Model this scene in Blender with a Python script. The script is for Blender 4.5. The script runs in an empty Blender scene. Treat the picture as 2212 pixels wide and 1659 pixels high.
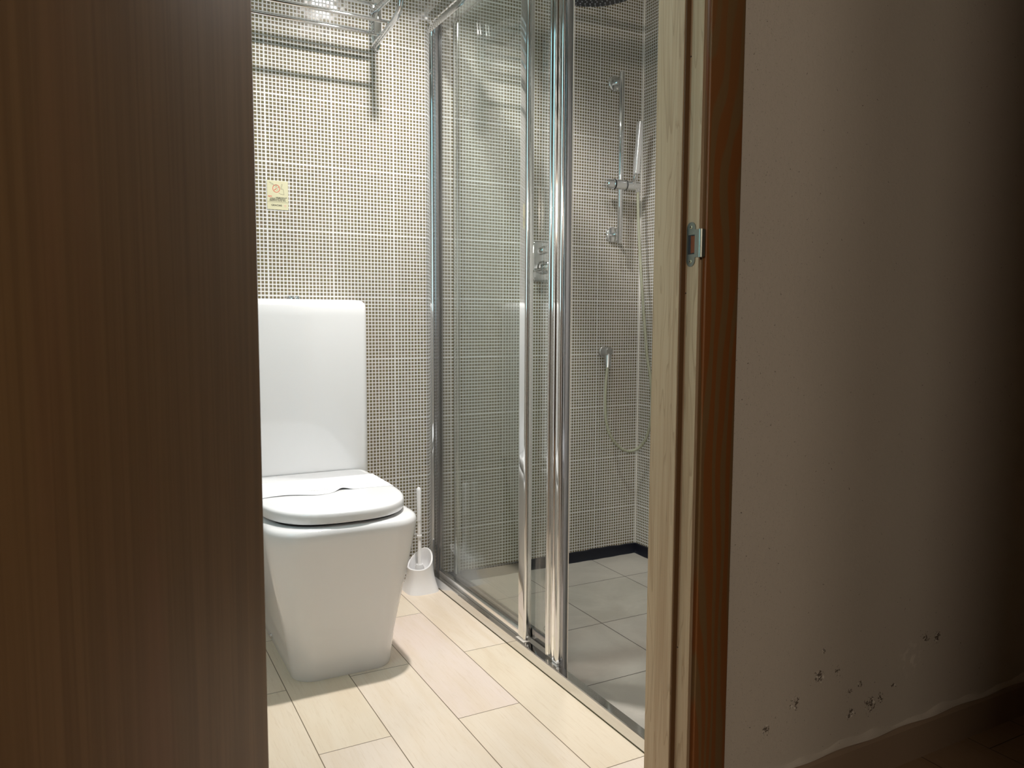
import bpy, bmesh, math, random
from mathutils import Vector, Matrix
random.seed(7)
PI = math.pi
scn = bpy.context.scene
col = scn.collection

# ------------------------------------------------------------------ camera
cam_d = bpy.data.cameras.new('camera'); cam = bpy.data.objects.new('camera', cam_d); col.objects.link(cam)
cam_d.sensor_width = 36.0; cam_d.lens = 1675.56 / 2212 * 36.0
cam_d.clip_start = 0.02
Rr = Vector((0.8834578, -0.4684916, 0.0042402)); Uu = Vector((0.0357311, 0.0763984, 0.9964369)); Ff = Vector((0.4671463, 0.8801585, -0.0842345))
m = Matrix((Rr, Uu, -Ff)).transposed().to_4x4(); m.translation = Vector((-0.45844, -2.44241, 0.89335))
cam.matrix_world = m
cam_d.dof.use_dof = True; cam_d.dof.focus_distance = 1.75; cam_d.dof.aperture_fstop = 10.0
scn.camera = cam

# ------------------------------------------------------------------ world, exposure
w = bpy.data.worlds.new('world'); scn.world = w; w.use_nodes = True
w.node_tree.nodes['Background'].inputs[0].default_value = (0.9, 0.8, 0.65, 1)
w.node_tree.nodes['Background'].inputs[1].default_value = 0.0
scn.view_settings.view_transform = 'Standard'; scn.view_settings.look = 'None'
scn.view_settings.exposure = 0.06; scn.view_settings.gamma = 1.0; scn.view_settings.use_curve_mapping = False
scn.cycles.sample_clamp_indirect = 4.0
scn.cycles.max_bounces = 12; scn.cycles.transparent_max_bounces = 16; scn.cycles.glossy_bounces = 6

# ------------------------------------------------------------------ lights
def area(name, loc, power, color, size, target=None, shape='DISK', spread=PI):
    d = bpy.data.lights.new(name, 'AREA'); d.shape = shape; d.spread = spread; d.size = size; d.energy = power; d.color = color
    o = bpy.data.objects.new(name, d); col.objects.link(o); o.location = loc
    if target is not None:
        o.rotation_euler = (Vector(target) - Vector(loc)).to_track_quat('-Z', 'Y').to_euler()
    return o
CEIL = 2.15
LAMPS = [(0.33, -0.60), (0.76, -0.56)]
LAMP_POWER = [18.0, 3.2]
for (lx, ly), pw in zip(LAMPS, LAMP_POWER):
    area('downlight_glow', (lx, ly, CEIL - 0.040), pw, (1.0, 0.965, 0.935), 0.060, spread=math.radians(140))
# corridor: a room lamp shining through the doorway opposite
area('room_lamp_glow', (-1.60, -3.86, 1.70), 8.0, (1.0, 0.88, 0.75), 0.10, (0.9, -1.49, 0.9))
area('room_lamp_glow.001', (-1.95, -3.93, 1.70), 18.0, (1.0, 0.87, 0.73), 0.15, (0.9, -1.49, 0.9))

# ------------------------------------------------------------------ node helpers
class NT:
    def __init__(s, name):
        s.m = bpy.data.materials.new(name); s.m.use_nodes = True; s.t = s.m.node_tree
        s.b = s.t.nodes['Principled BSDF']; s.out = s.t.nodes['Material Output']
    def n(s, kind, **kw):
        x = s.t.nodes.new(kind)
        for k, v in kw.items(): setattr(x, k, v)
        return x
    def put(s, sock, v):
        if v is None: return
        if isinstance(v, bpy.types.NodeSocket): s.t.links.new(v, sock)
        elif isinstance(v, (tuple, list)):
            v = tuple(v)
            sock.default_value = v if len(v) == len(sock.default_value) else (v + (1.0,))
        else: sock.default_value = v
    def M(s, op, a, b=None, c=None, clamp=False):
        x = s.n('ShaderNodeMath', operation=op, use_clamp=clamp)
        s.put(x.inputs[0], a); s.put(x.inputs[1], b); s.put(x.inputs[2], c)
        return x.outputs[0]
    def pos(s):
        return s.n('ShaderNodeNewGeometry').outputs['Position']
    def xyz(s, v=None):
        x = s.n('ShaderNodeSeparateXYZ'); s.put(x.inputs[0], v if v is not None else s.pos()); return x.outputs
    def cmb(s, x=0.0, y=0.0, z=0.0):
        c = s.n('ShaderNodeCombineXYZ'); s.put(c.inputs[0], x); s.put(c.inputs[1], y); s.put(c.inputs[2], z); return c.outputs[0]
    def mix(s, f, a, b):
        x = s.n('ShaderNodeMix', data_type='RGBA'); s.put(x.inputs[0], f); s.put(x.inputs[6], a); s.put(x.inputs[7], b); return x.outputs[2]
    def noise(s, v, scale=5.0, detail=2.0, rough=0.5, dist=0.0):
        x = s.n('ShaderNodeTexNoise'); s.put(x.inputs['Vector'], v); x.inputs['Scale'].default_value = scale
        x.inputs['Detail'].default_value = detail; x.inputs['Roughness'].default_value = rough; x.inputs['Distortion'].default_value = dist
        return x.outputs['Fac']
    def white(s, v):
        x = s.n('ShaderNodeTexWhiteNoise', noise_dimensions='3D'); s.put(x.inputs['Vector'], v); return x.outputs
    def vmul(s, v, k):
        x = s.n('ShaderNodeVectorMath', operation='MULTIPLY'); s.put(x.inputs[0], v); s.put(x.inputs[1], tuple(k)); return x.outputs[0]
    def ramp(s, f, stops):
        x = s.n('ShaderNodeValToRGB'); s.put(x.inputs[0], f); e = x.color_ramp.elements
        while len(e) < len(stops): e.new(0.5)
        for q, (p, c) in zip(e, stops): q.position = p; q.color = tuple(c) + (1.0,)
        return x.outputs[0]
    def step(s, v, lo, hi):
        x = s.n('ShaderNodeMapRange', interpolation_type='SMOOTHSTEP'); s.put(x.inputs[0], v)
        x.inputs[1].default_value = lo; x.inputs[2].default_value = hi; return x.outputs[0]
    def bump(s, h, strength=0.3, dist=0.001):
        x = s.n('ShaderNodeBump'); s.put(x.inputs['Height'], h); x.inputs['Strength'].default_value = strength
        x.inputs['Distance'].default_value = dist; s.t.links.new(x.outputs[0], s.b.inputs['Normal'])
    def set(s, color=None, rough=None, metal=None, spec=None, coat=None):
        s.put(s.b.inputs['Base Color'], color); s.put(s.b.inputs['Roughness'], rough); s.put(s.b.inputs['Metallic'], metal)
        s.put(s.b.inputs['Specular IOR Level'], spec); s.put(s.b.inputs['Coat Weight'], coat)
        return s.m

def srgb(r, g, b):
    f = lambda c: (c / 255.0) / 12.92 if c / 255.0 <= 0.04045 else ((c / 255.0 + 0.055) / 1.055) ** 2.4
    return (f(r), f(g), f(b))

def simple(name, color, rough=0.4, metal=0.0, spec=None, coat=None):
    k = NT(name); return k.set(color, rough, metal, spec, coat)

# ------------------------------------------------------------------ materials
def mosaic(name, axis):
    k = NT(name); o = k.xyz()
    u = o[0] if axis == 'x' else o[1]; v = o[2]
    S = 0.2; per = S / 18.15
    def lane(c, ph):
        t = k.M('MULTIPLY', k.M('FRACT', k.M('DIVIDE', k.M('SUBTRACT', c, ph), S)), 18.15)     # 0..18.15 cells in a sheet
        sh = k.M('FLOOR', k.M('DIVIDE', k.M('SUBTRACT', c, ph), S))
        q = k.M('SUBTRACT', t, 0.075)
        cell = k.M('FLOOR', q)
        f = k.M('SUBTRACT', k.M('FRACT', q), 0.5)
        idx = k.M('ADD', k.M('MULTIPLY', sh, 18.0), cell)
        inside = k.M('MULTIPLY', k.M('GREATER_THAN', q, 0.0), k.M('LESS_THAN', q, 18.0))
        return f, idx, inside
    fu, iu, su = lane(u, 0.0); fv, iv, sv = lane(v, -0.04)
    au = k.M('ABSOLUTE', fu); av = k.M('ABSOLUTE', fv)
    # rounded square chip
    h = 0.362; r = 0.075
    du = k.M('MAXIMUM', k.M('SUBTRACT', au, h - r), 0.0); dv = k.M('MAXIMUM', k.M('SUBTRACT', av, h - r), 0.0)
    d = k.M('SQRT', k.M('ADD', k.M('MULTIPLY', du, du), k.M('MULTIPLY', dv, dv)))
    chip = k.M('SUBTRACT', 1.0, k.step(d, r - 0.03, r + 0.03))
    chip = k.M('MULTIPLY', chip, k.M('MULTIPLY', su, sv))
    wn = k.white(k.cmb(iu, iv, 3.0 if axis == 'x' else 9.0))
    tone = k.ramp(wn['Value'], [(0.0, srgb(106, 95, 74)), (0.3, srgb(119, 108, 82)), (0.6, srgb(112, 103, 72)), (0.85, srgb(126, 110, 88)), (1.0, srgb(96, 88, 68))])
    big = k.noise(k.pos(), 2.2, 2.0)
    tone = k.mix(k.M('MULTIPLY', big, 0.35), tone, srgb(118, 112, 92))
    grout = k.mix(k.noise(k.pos(), 60.0, 3.0), srgb(208, 206, 204), srgb(224, 223, 223))
    c = k.mix(chip, grout, tone)
    rough = k.M('SUBTRACT', 0.75, k.M('MULTIPLY', chip, 0.58))
    k.set(c, rough, 0.0, 0.5)
    tilt = k.white(k.cmb(iu, iv, 21.0)); tc = k.n('ShaderNodeSeparateColor'); k.put(tc.inputs[0], tilt['Color'])
    tl = k.M('ADD', k.M('MULTIPLY', k.M('SUBTRACT', tc.outputs[0], 0.5), fu), k.M('MULTIPLY', k.M('SUBTRACT', tc.outputs[1], 0.5), fv))
    hgt = k.M('MULTIPLY', chip, k.M('ADD', 0.7, k.M('MULTIPLY', tl, 0.9)))
    k.bump(hgt, 0.5, 0.0009)
    return k.m

def plank_floor(name='wood_look_tile', tint=(1, 1, 1)):
    k = NT(name); o = k.xyz()
    W_, L_ = 0.1562, 0.6247
    cu = k.M('DIVIDE', k.M('SUBTRACT', o[0], 0.3757), W_)
    ci = k.M('FLOOR', cu); fu = k.M('FRACT', cu)
    par = k.M('FRACT', k.M('MULTIPLY', ci, 0.5))           # 0 or .5
    cv = k.M('ADD', k.M('DIVIDE', k.M('ADD', o[1], 0.6025 + 6.247), L_), par)
    ri = k.M('FLOOR', cv); fv = k.M('FRACT', cv)
    eu = k.M('MULTIPLY', k.M('MINIMUM', fu, k.M('SUBTRACT', 1.0, fu)), W_)
    ev = k.M('MULTIPLY', k.M('MINIMUM', fv, k.M('SUBTRACT', 1.0, fv)), L_)
    e = k.M('MINIMUM', eu, ev)
    tile = k.step(e, 0.0006, 0.0014)
    wn = k.white(k.cmb(ci, ri, 5.0))
    base = k.ramp(wn['Value'], [(0.0, srgb(233, 219, 204)), (0.35, srgb(232, 218, 196)), (0.7, srgb(231, 215, 203)), (1.0, srgb(235, 221, 200))])
    off = k.cmb(k.M('MULTIPLY', ci, 3.7), k.M('MULTIPLY', ri, 2.3), 0.0)
    va = k.n('ShaderNodeVectorMath', operation='ADD'); k.put(va.inputs[0], k.pos()); k.put(va.inputs[1], off)
    sv = k.vmul(va.outputs[0], (9.0, 1.1, 9.0))
    g1 = k.noise(sv, 1.6, 4.0, 0.55, 0.8)
    g2 = k.noise(k.vmul(va.outputs[0], (230.0, 14.0, 1.0)), 1.0, 3.0, 0.6, 0.9)
    base = k.mix(k.M('MULTIPLY', k.step(g1, 0.42, 0.72), 0.5), base, srgb(222, 203, 176))
    base = k.mix(k.M('MULTIPLY', k.step(g2, 0.5, 0.75), 0.35), base, srgb(206, 184, 156))
    base = k.vmul(base, tint)
    c = k.mix(tile, srgb(120, 104, 82) if tint[0] == 1 else srgb(60, 42, 26), base)
    k.set(c, k.M('ADD', 0.28, k.M('MULTIPLY', g1, 0.15)), 0.0, 0.45)
    k.bump(k.M('ADD', k.M('MULTIPLY', tile, 1.0), k.M('MULTIPLY', g2, -0.18)), 0.25, 0.0012)
    return k.m

def grey_tile():
    k = NT('grey_stone_tile'); o = k.xyz(); T = 0.3195
    cu = k.M('DIVIDE', k.M('SUBTRACT', o[0], 1.180 - 3 * T), T); cv = k.M('DIVIDE', k.M('SUBTRACT', o[1], -0.228 - 6 * T), T)
    fu = k.M('FRACT', cu); fv = k.M('FRACT', cv)
    e = k.M('MULTIPLY', k.M('MINIMUM', k.M('MINIMUM', fu, k.M('SUBTRACT', 1.0, fu)), k.M('MINIMUM', fv, k.M('SUBTRACT', 1.0, fv))), T)
    tile = k.step(e, 0.0008, 0.0018)
    n1 = k.noise(k.pos(), 5.0, 5.0, 0.6, 0.6); n2 = k.noise(k.pos(), 60.0, 3.0, 0.6)
    wn = k.white(k.cmb(k.M('FLOOR', cu), k.M('FLOOR', cv), 2.0))['Value']
    c = k.mix(k.step(n1, 0.35, 0.7), srgb(172, 166, 156), srgb(190, 184, 174))
    c = k.mix(k.M('MULTIPLY', n2, 0.3), c, srgb(160, 154, 144))
    c = k.mix(k.M('MULTIPLY', wn, 0.2), c, srgb(196, 184, 180))
    c = k.mix(tile, srgb(74, 66, 60), c)
    k.set(c, 0.42, 0.0, 0.4); k.bump(tile, 0.3, 0.001)
    return k.m

def wood(name, light, dark, sx=60.0, sz=2.2, contrast=0.5, rough=0.4, axis='y', streak=None):
    k = NT(name); p = k.pos()
    v = k.vmul(p, (sx, sx, sz))
    g = k.noise(v, 1.0, 4.0, 0.55, 1.0)
    f = k.noise(k.vmul(p, (sx * 7, sx * 7, sz * 3)), 1.0, 2.0, 0.5)
    c = k.mix(k.M('MULTIPLY', k.step(g, 0.35, 0.68), contrast), light, dark)
    c = k.mix(k.M('MULTIPLY', k.step(f, 0.52, 0.72), contrast * 0.5), c, dark)
    if streak:
        b = k.noise(k.vmul(p, (12.0, 12.0, 0.8)), 1.0, 2.0)
        c = k.mix(k.M('MULTIPLY', k.step(b, 0.5, 0.7), 0.6), c, streak)
    if name.startswith('ash'):
        cont = k.M('FRACT', k.M('MULTIPLY', k.noise(k.vmul(p, (22.0, 22.0, 1.5)), 1.0, 2.0, 0.5, 0.4), 16.0))
        c = k.mix(k.M('MULTIPLY', k.M('SUBTRACT', 1.0, k.step(cont, 0.0, 0.22)), 0.35), c, srgb(124, 96, 66))
    k.set(c, rough, 0.0, 0.35); k.bump(f, 0.12, 0.0006)
    return k.m

def pine():
    k = NT('pine_casing'); o = k.xyz()
    x = k.M('MULTIPLY', o[0], 62.0)
    n = k.noise(k.vmul(k.pos(), (9.0, 9.0, 1.0)), 1.0, 2.0, 0.45, 0.2)
    n2 = k.noise(k.vmul(k.pos(), (30.0, 30.0, 5.0)), 1.0, 2.0, 0.5)
    ph = k.M('ADD', k.M('MULTIPLY', x, 0.9), k.M('ADD', k.M('MULTIPLY', n, 10.5), k.M('MULTIPLY', n2, 0.5)))
    f = k.M('FRACT', ph)
    band = k.M('MULTIPLY', k.step(f, 0.30, 0.42), k.M('SUBTRACT', 1.0, k.step(f, 0.86, 0.99)))
    band = k.M('MULTIPLY', band, k.M('SUBTRACT', 1.0, k.M('MULTIPLY', k.step(o[2], 1.05, 1.6), 0.75)))
    c = k.mix(band, srgb(118, 94, 62), srgb(128, 80, 42))
    fine = k.noise(k.vmul(k.pos(), (500.0, 500.0, 12.0)), 1.0, 2.0)
    c = k.mix(k.M('MULTIPLY', fine, 0.25), c, srgb(120, 70, 30))
    k.set(c, 0.38, 0.0, 0.4); k.bump(fine, 0.08, 0.0005)
    return k.m

def plaster():
    k = NT('painted_plaster'); o = k.xyz(); p = k.pos()
    n = k.noise(p, 140.0, 4.0, 0.6); n2 = k.noise(p, 3.0, 3.0)
    c = k.mix(n2, srgb(200, 190, 176), srgb(210, 200, 186))
    spots = [(0.638, .195, .022), (0.70, .232, .024), (0.71, .28, .010), (0.75, .234, .016), (0.785, .183, .016), (0.815, .193, .014),
             (0.847, .145, .030), (0.875, .150, .018), (0.915, .168, .014), (1.011, .246, .024), (1.049, .242, .022), (0.568, .162, .018), (0.79, .14, .02)]
    mask = None
    for (sx_, sz_, r) in spots:
        dx = k.M('SUBTRACT', o[0], sx_); dz = k.M('SUBTRACT', o[2], sz_)
        d = k.M('SQRT', k.M('ADD', k.M('MULTIPLY', dx, dx), k.M('MULTIPLY', dz, dz)))
        a = k.M('SUBTRACT', 1.0, k.step(d, 0.0, r))
        mask = a if mask is None else k.M('MAXIMUM', mask, a)
    pn = k.noise(p, 210.0, 3.0, 0.6, 0.6)
    pit = k.step(k.M('ADD', pn, k.M('MULTIPLY', mask, 0.24)), 0.70, 0.74)
    chipn = k.noise(p, 150.0, 2.0, 0.5)
    white = k.M('MULTIPLY', k.step(mask, 0.35, 0.5), k.step(chipn, 0.60, 0.64))
    # fine specks by the casing
    near = k.M('SUBTRACT', 1.0, k.step(o[0], 0.47, 0.78))
    sp = k.step(k.noise(p, 420.0, 1.5, 0.5), 0.675, 0.72)
    sp = k.M('MULTIPLY', sp, near)
    # pale worn area beside a long scuff
    dx = k.M('MULTIPLY', k.M('SUBTRACT', o[0], 0.965), 1.0); dz = k.M('SUBTRACT', o[2], 0.215)
    dd = k.M('SQRT', k.M('ADD', k.M('MULTIPLY', dx, dx), k.M('MULTIPLY', dz, dz)))
    scuff = k.M('MULTIPLY', k.M('SUBTRACT', 1.0, k.step(dd, 0.0, 0.05)), k.step(k.noise(p, 60.0, 4.0), 0.5, 0.62))
    c = k.mix(k.M('MULTIPLY', scuff, 0.5), c, srgb(238, 228, 214))
    c = k.mix(k.M('MULTIPLY', white, 0.8), c, srgb(244, 238, 226))
    dark = k.M('MAXIMUM', pit, k.M('MULTIPLY', sp, 0.55), clamp=True)
    c = k.mix(k.M('MULTIPLY', dark, 0.8), c, srgb(70, 52, 36))
    k.set(c, 0.8, 0.0, 0.2)
    k.bump(k.M('ADD', n, k.M('MULTIPLY', dark, -2.0)), 0.35, 0.0015)
    return k.m

def chrome(name, rough=0.06, tint=(0.86, 0.87, 0.88)):
    return simple(name, tint, rough, 1.0)

def glass_mat():
    k = NT('clear_safety_glass'); t = k.t
    ge = k.n('ShaderNodeNewGeometry'); dt = k.n('ShaderNodeVectorMath', operation='DOT_PRODUCT')
    k.put(dt.inputs[0], ge.outputs['Incoming']); k.put(dt.inputs[1], ge.outputs['Normal'])
    g1 = k.M('SUBTRACT', 1.0, k.M('ABSOLUTE', dt.outputs['Value']), clamp=True)
    lw = k.M('ADD', 0.055, k.M('MULTIPLY', k.M('POWER', g1, 5.0), 0.957), clamp=True)      # Schlick, the same from either side
    tr = k.n('ShaderNodeBsdfTransparent'); tr.inputs[0].default_value = (0.945, 0.965, 0.955, 1)
    gl = k.n('ShaderNodeBsdfGlossy'); gl.inputs['Roughness'].default_value = 0.0; gl.inputs['Color'].default_value = (1, 1, 1, 1)
    mx = k.n('ShaderNodeMixShader'); k.put(mx.inputs[0], lw); t.links.new(tr.outputs[0], mx.inputs[1]); t.links.new(gl.outputs[0], mx.inputs[2])
    t.links.new(mx.outputs[0], k.out.inputs['Surface']); t.nodes.remove(k.b)
    return k.m

def emit(name, color, strength):
    k = NT(name); k.put(k.b.inputs['Base Color'], (0.8, 0.8, 0.8)); k.put(k.b.inputs['Emission Color'], color); k.put(k.b.inputs['Emission Strength'], strength); return k.m

MAT = dict(bounce_white=simple('white_bounce_wall', srgb(238, 234, 230), 0.25),umber=simple('low_bounce_umber', srgb(120, 100, 78), 0.8),
    mos_x=mosaic('mosaic_back', 'x'), mos_y=mosaic('mosaic_side', 'y'), floor=plank_floor(), grey=grey_tile(), plaster=plaster(),
    jamb=wood('ash_door_frame', srgb(190, 168, 138), srgb(158, 128, 96), 55.0, 1.6, 0.5, 0.45),
    leaf=wood('oak_veneer_leaf', srgb(166, 130, 88), srgb(138, 106, 70), 70.0, 1.0, 0.6, 0.5, streak=srgb(170, 126, 90)),
    pine=pine(), basebd=simple('painted_skirting', srgb(156, 134, 112), 0.5),
    ceil=simple('white_ceiling_paint', srgb(236, 232, 224), 0.8),
    ceramic=simple('white_glazed_ceramic', (0.82, 0.812, 0.812), 0.06, 0.0, 0.5),
    seat=simple('white_thermoset_seat', (0.82, 0.815, 0.82), 0.16, 0.0, 0.5),
    plastic=simple('white_plastic', (0.88, 0.87, 0.87), 0.28), paper=simple('white_paper', (0.82, 0.82, 0.83), 0.8),
    ink=simple('pale_grey_ink', (0.42, 0.44, 0.47), 0.8), black=simple('black_rubber_and_shade', (0.012, 0.012, 0.014), 0.5),  # black also stands for the shade in holes and the seat gap
    chrome=chrome('polished_chrome', 0.035, (0.72, 0.73, 0.74)), pale=chrome('pale_rail', 0.22, (0.88, 0.87, 0.86)), alu=chrome('bright_anodised_aluminium', 0.07, (0.70, 0.70, 0.69)), satin=chrome('satin_aluminium', 0.28, (0.62, 0.62, 0.62)),
    darkalu=chrome('dark_alu_and_reflection', 0.18, (0.30, 0.30, 0.31)), steel=chrome('zinc_plated_steel', 0.36, (0.27, 0.28, 0.24)),
    seal=simple('translucent_seal', srgb(214, 206, 196), 0.3), tar=simple('navy_sealing_membrane', srgb(9, 12, 26), 0.4),
    hose=simple('greenish_grey_hose', srgb(158, 158, 138), 0.35), glass=glass_mat(),
    cream=simple('cream_card', srgb(206, 201, 168), 0.45), red=simple('red_print', srgb(208, 74, 62), 0.6), dark=simple('black_print', srgb(24, 22, 20), 0.6),
    thin=simple('grey_line_print', srgb(110, 104, 88), 0.6), pink=simple('pink_print', srgb(224, 150, 142), 0.6),
    lampglow=emit('downlight_diffuser', (1.0, 0.95, 0.88), 14.0), window=emit('frosted_window_pane', (0.36, 0.80, 0.92), 3.2),
    dkhole=simple('dark_mortise', srgb(120, 62, 28), 0.7), brass=simple('screw_head', srgb(210, 196, 160), 0.3, 1.0), gasket=simple('brown_gasket', srgb(92, 62, 30), 0.6),
    face=simple('dark_spray_face', (0.05, 0.052, 0.06), 0.35, 0.6), nozzle=simple('grey_nozzle', (0.25, 0.26, 0.29), 0.4),
)

# ------------------------------------------------------------------ mesh helpers
def link(name, bm, mat, parent=None, smooth=False, loc=None):
    me = bpy.data.meshes.new(name); bmesh.ops.recalc_face_normals(bm, faces=bm.faces[:]); bm.to_mesh(me); bm.free()
    o = bpy.data.objects.new(name, me); col.objects.link(o)
    if mat is not None: me.materials.append(mat)
    if smooth:
        me.polygons.foreach_set('use_smooth', [True] * len(me.polygons))
        try: me.set_sharp_from_angle(angle=math.radians(38))
        except Exception: pass
    if parent is not None:
        o.parent = parent; o.matrix_parent_inverse = Matrix.Translation(parent.location).inverted()
    if loc: o.location = loc
    me.update(); return o
def thing(name, label, cat, loc=(0, 0, 0), group=None):
    o = bpy.data.objects.new(name, None); col.objects.link(o); o.location = loc; o.empty_display_size = 0.05
    o['label'] = label; o['category'] = cat
    if group: o['group'] = group
    return o
def tag(o, label, cat, group=None):
    o['label'] = label; o['category'] = cat
    if group: o['group'] = group
    return o
def struct(o, label=None):
    o['kind'] = 'structure'
    if label: o['label'] = label
    return o
def box(bm, lo, hi, bev=0.0, seg=2):
    r = bmesh.ops.create_cube(bm, size=1.0)
    vs = r['verts']
    for v in vs:
        v.co = Vector(((lo[i] + hi[i]) / 2 + v.co[i] * (hi[i] - lo[i])) for i in range(3))
    if bev > 0:
        es = list({e for v in vs for e in v.link_edges})
        bmesh.ops.bevel(bm, geom=es, offset=bev, segments=seg, affect='EDGES', profile=0.5)
    return bm
def B(name, lo, hi, mat, parent=None, bev=0.0, seg=2):
    return link(name, box(bmesh.new(), lo, hi, bev, seg), mat, parent, smooth=bev > 0)
def tube(bm, pts, r, n=12, caps=True):
    pts = [Vector(p) for p in pts]; rings = []
    rr = r if isinstance(r, (list, tuple)) else [r] * len(pts)
    prev = None
    for i, p in enumerate(pts):
        t = (pts[min(i + 1, len(pts) - 1)] - pts[max(i - 1, 0)]).normalized()
        if prev is None:
            a = Vector((0, 0, 1)) if abs(t.z) < 0.9 else Vector((1, 0, 0))
            u = t.cross(a).normalized()
        else: u = (prev - t * prev.dot(t)).normalized()
        prev = u; v = t.cross(u)
        rings.append([bm.verts.new(p + (u * math.cos(2 * PI * k / n) + v * math.sin(2 * PI * k / n)) * rr[i]) for k in range(n)])
    for a, b in zip(rings, rings[1:]):
        for k in range(n): bm.faces.new((a[k], a[(k + 1) % n], b[(k + 1) % n], b[k]))
    if caps: bm.faces.new(rings[0][::-1]); bm.faces.new(rings[-1])
    return bm
def smooth_path(pts, sub=8):
    P = [Vector(p) for p in pts]; P = [P[0] * 2 - P[1]] + P + [P[-1] * 2 - P[-2]]; out = []
    for i in range(1, len(P) - 2):
        for s in range(sub):
            t = s / sub; a, b, c, d = P[i - 1], P[i], P[i + 1], P[i + 2]
            out.append(0.5 * ((2 * b) + (c - a) * t + (2 * a - 5 * b + 4 * c - d) * t * t + (3 * b - a - 3 * c + d) * t ** 3))
    out.append(P[-2]); return out
def disc(bm, c, axis, r, h, n=32, bev=0.0):
    """short cylinder starting at c going along axis by h"""
    a = Vector(axis).normalized(); c = Vector(c)
    if bev > 0: return tube(bm, [c, c + a * (h - bev), c + a * (h - bev * 0.3), c + a * h], [r, r, r - bev * 0.4, r - bev], n)
    return tube(bm, [c, c + a * h], r, n)
def loft(bm, rings, cap0=True, cap1=True):
    R = [[bm.verts.new(p) for p in ring] for ring in rings]; n = len(R[0])
    for a, b in zip(R, R[1:]):
        for k in range(n): bm.faces.new((a[k], a[(k + 1) % n], b[(k + 1) % n], b[k]))
    if cap0: bm.faces.new(R[0][::-1])
    if cap1: bm.faces.new(R[-1])
    return bm
def rrect(x0, x1, y0, y1, rf, rb, z, n=10):
    """rounded rectangle, front (y0 side, low y) corner radius rf, back radius rb"""
    pts = []
    for cx, cy, a0, r in ((x1 - rb, y1 - rb, 0, rb), (x0 + rb, y1 - rb, 90, rb), (x0 + rf, y0 + rf, 180, rf), (x1 - rf, y0 + rf, 270, rf)):
        for i in range(n + 1):
            a = math.radians(a0 + 90 * i / n); pts.append((cx + r * math.cos(a), cy + r * math.sin(a), z))
    return pts
def prism(name, poly, z0, z1, mat, parent=None, smooth=True):
    bm = bmesh.new(); loft(bm, [[(x, y, z0) for x, y in poly], [(x, y, z1) for x, y in poly]]); return link(name, bm, mat, parent, smooth)

# ================================================================== THE SETTING
XL, XR = -0.72, 1.397           # bathroom side walls
YB, YD, YC = 0.0, -1.383, -1.483    # back wall, door wall inner face, corridor face
CX0, CX1, CY0 = -2.2, 3.0, -2.95    # corridor
RXJ = 0.379                     # right jamb, rabbet face
LXJ = -0.302                    # left jamb
DH = 2.05
fl = bmesh.new()
box(fl, (-2.3, -1.44, -0.15), (0.505, 0.02, 0.0))
struct(link('floor', fl, MAT['floor']))
struct(B('floor_corridor', (-2.3, -5.0, -0.15), (3.1, -1.44, 0.0), plank_floor('brown_plank_floor', (.42, .33, .24))))
struct(B('floor_shower', (0.505, -1.45, -0.15), (1.42, 0.02, -0.03), MAT['grey']))
struct(B('wall_back', (XL - 0.1, 0.0, -0.1), (XR + 0.1, 0.1, 2.5), MAT['mos_x']))
struct(B('wall_right', (XR, YD - 0.05, -0.1), (XR + 0.1, 0.0, 2.5), MAT['mos_y']))
# left wall with a frosted window
wl = bmesh.new(); WY0, WY1, WZ0, WZ1 = -1.33, -0.93, 0.90, 2.08
for lo, hi in (((XL - 0.1, -1.43, -0.1), (XL, WY0, 2.5)), ((XL - 0.1, WY1, -0.1), (XL, 0.0, 2.5)), ((XL - 0.1, WY0, -0.1), (XL, WY1, WZ0)), ((XL - 0.1, WY0, WZ1), (XL, WY1, 2.5))): box(wl, lo, hi)
struct(link('wall_left', wl, MAT['mos_y']))
wf = bmesh.new()
for lo, hi in (((XL - 0.06, WY0, WZ0), (XL - 0.01, WY0 + 0.035, WZ1)), ((XL - 0.06, WY1 - 0.035, WZ0), (XL - 0.01, WY1, WZ1)), ((XL - 0.06, WY0 + 0.035, WZ0), (XL - 0.01, WY1 - 0.035, WZ0 + 0.035)), ((XL - 0.06, WY0 + 0.035, WZ1 - 0.035), (XL - 0.01, WY1 - 0.035, WZ1))): box(wf, lo, hi, 0.002)
win = struct(link('window_1', wf, MAT['plastic'], smooth=True))
B('window_pane', (XL - 0.04, WY0 + 0.035, WZ0 + 0.035), (XL - 0.032, WY1 - 0.035, WZ1 - 0.035), MAT['window'], win)
# door wall: unseen bathroom side made white to bounce light, corridor side plastered
FO0, FO1, FH = LXJ - 0.032, RXJ + 0.030, DH + 0.03
for nm, y0, y1, mt, x0, x1 in (('wall_door_inside', YD - 0.05, YD, MAT['bounce_white'], XL - 0.1, XR + 0.1), ('wall_corridor', YC, YD - 0.05, MAT['plaster'], CX0, CX1)):
    bm = bmesh.new(); box(bm, (x0, y0, -0.1), (FO0, y1, 2.5)); box(bm, (FO1, y0, -0.1), (x1, y1, 2.5)); box(bm, (FO0, y0, FH), (FO1, y1, 2.5))
    struct(link(nm, bm, mt))
struct(B('ceiling', (XL - 0.1, YD - 0.05, CEIL), (XR + 0.1, 0.1, CEIL + 0.1), MAT['ceil']))
struct(B('ceiling_corridor', (CX0, -5.0, 2.42), (CX1, YC, 2.5), MAT['ceil']))
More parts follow.
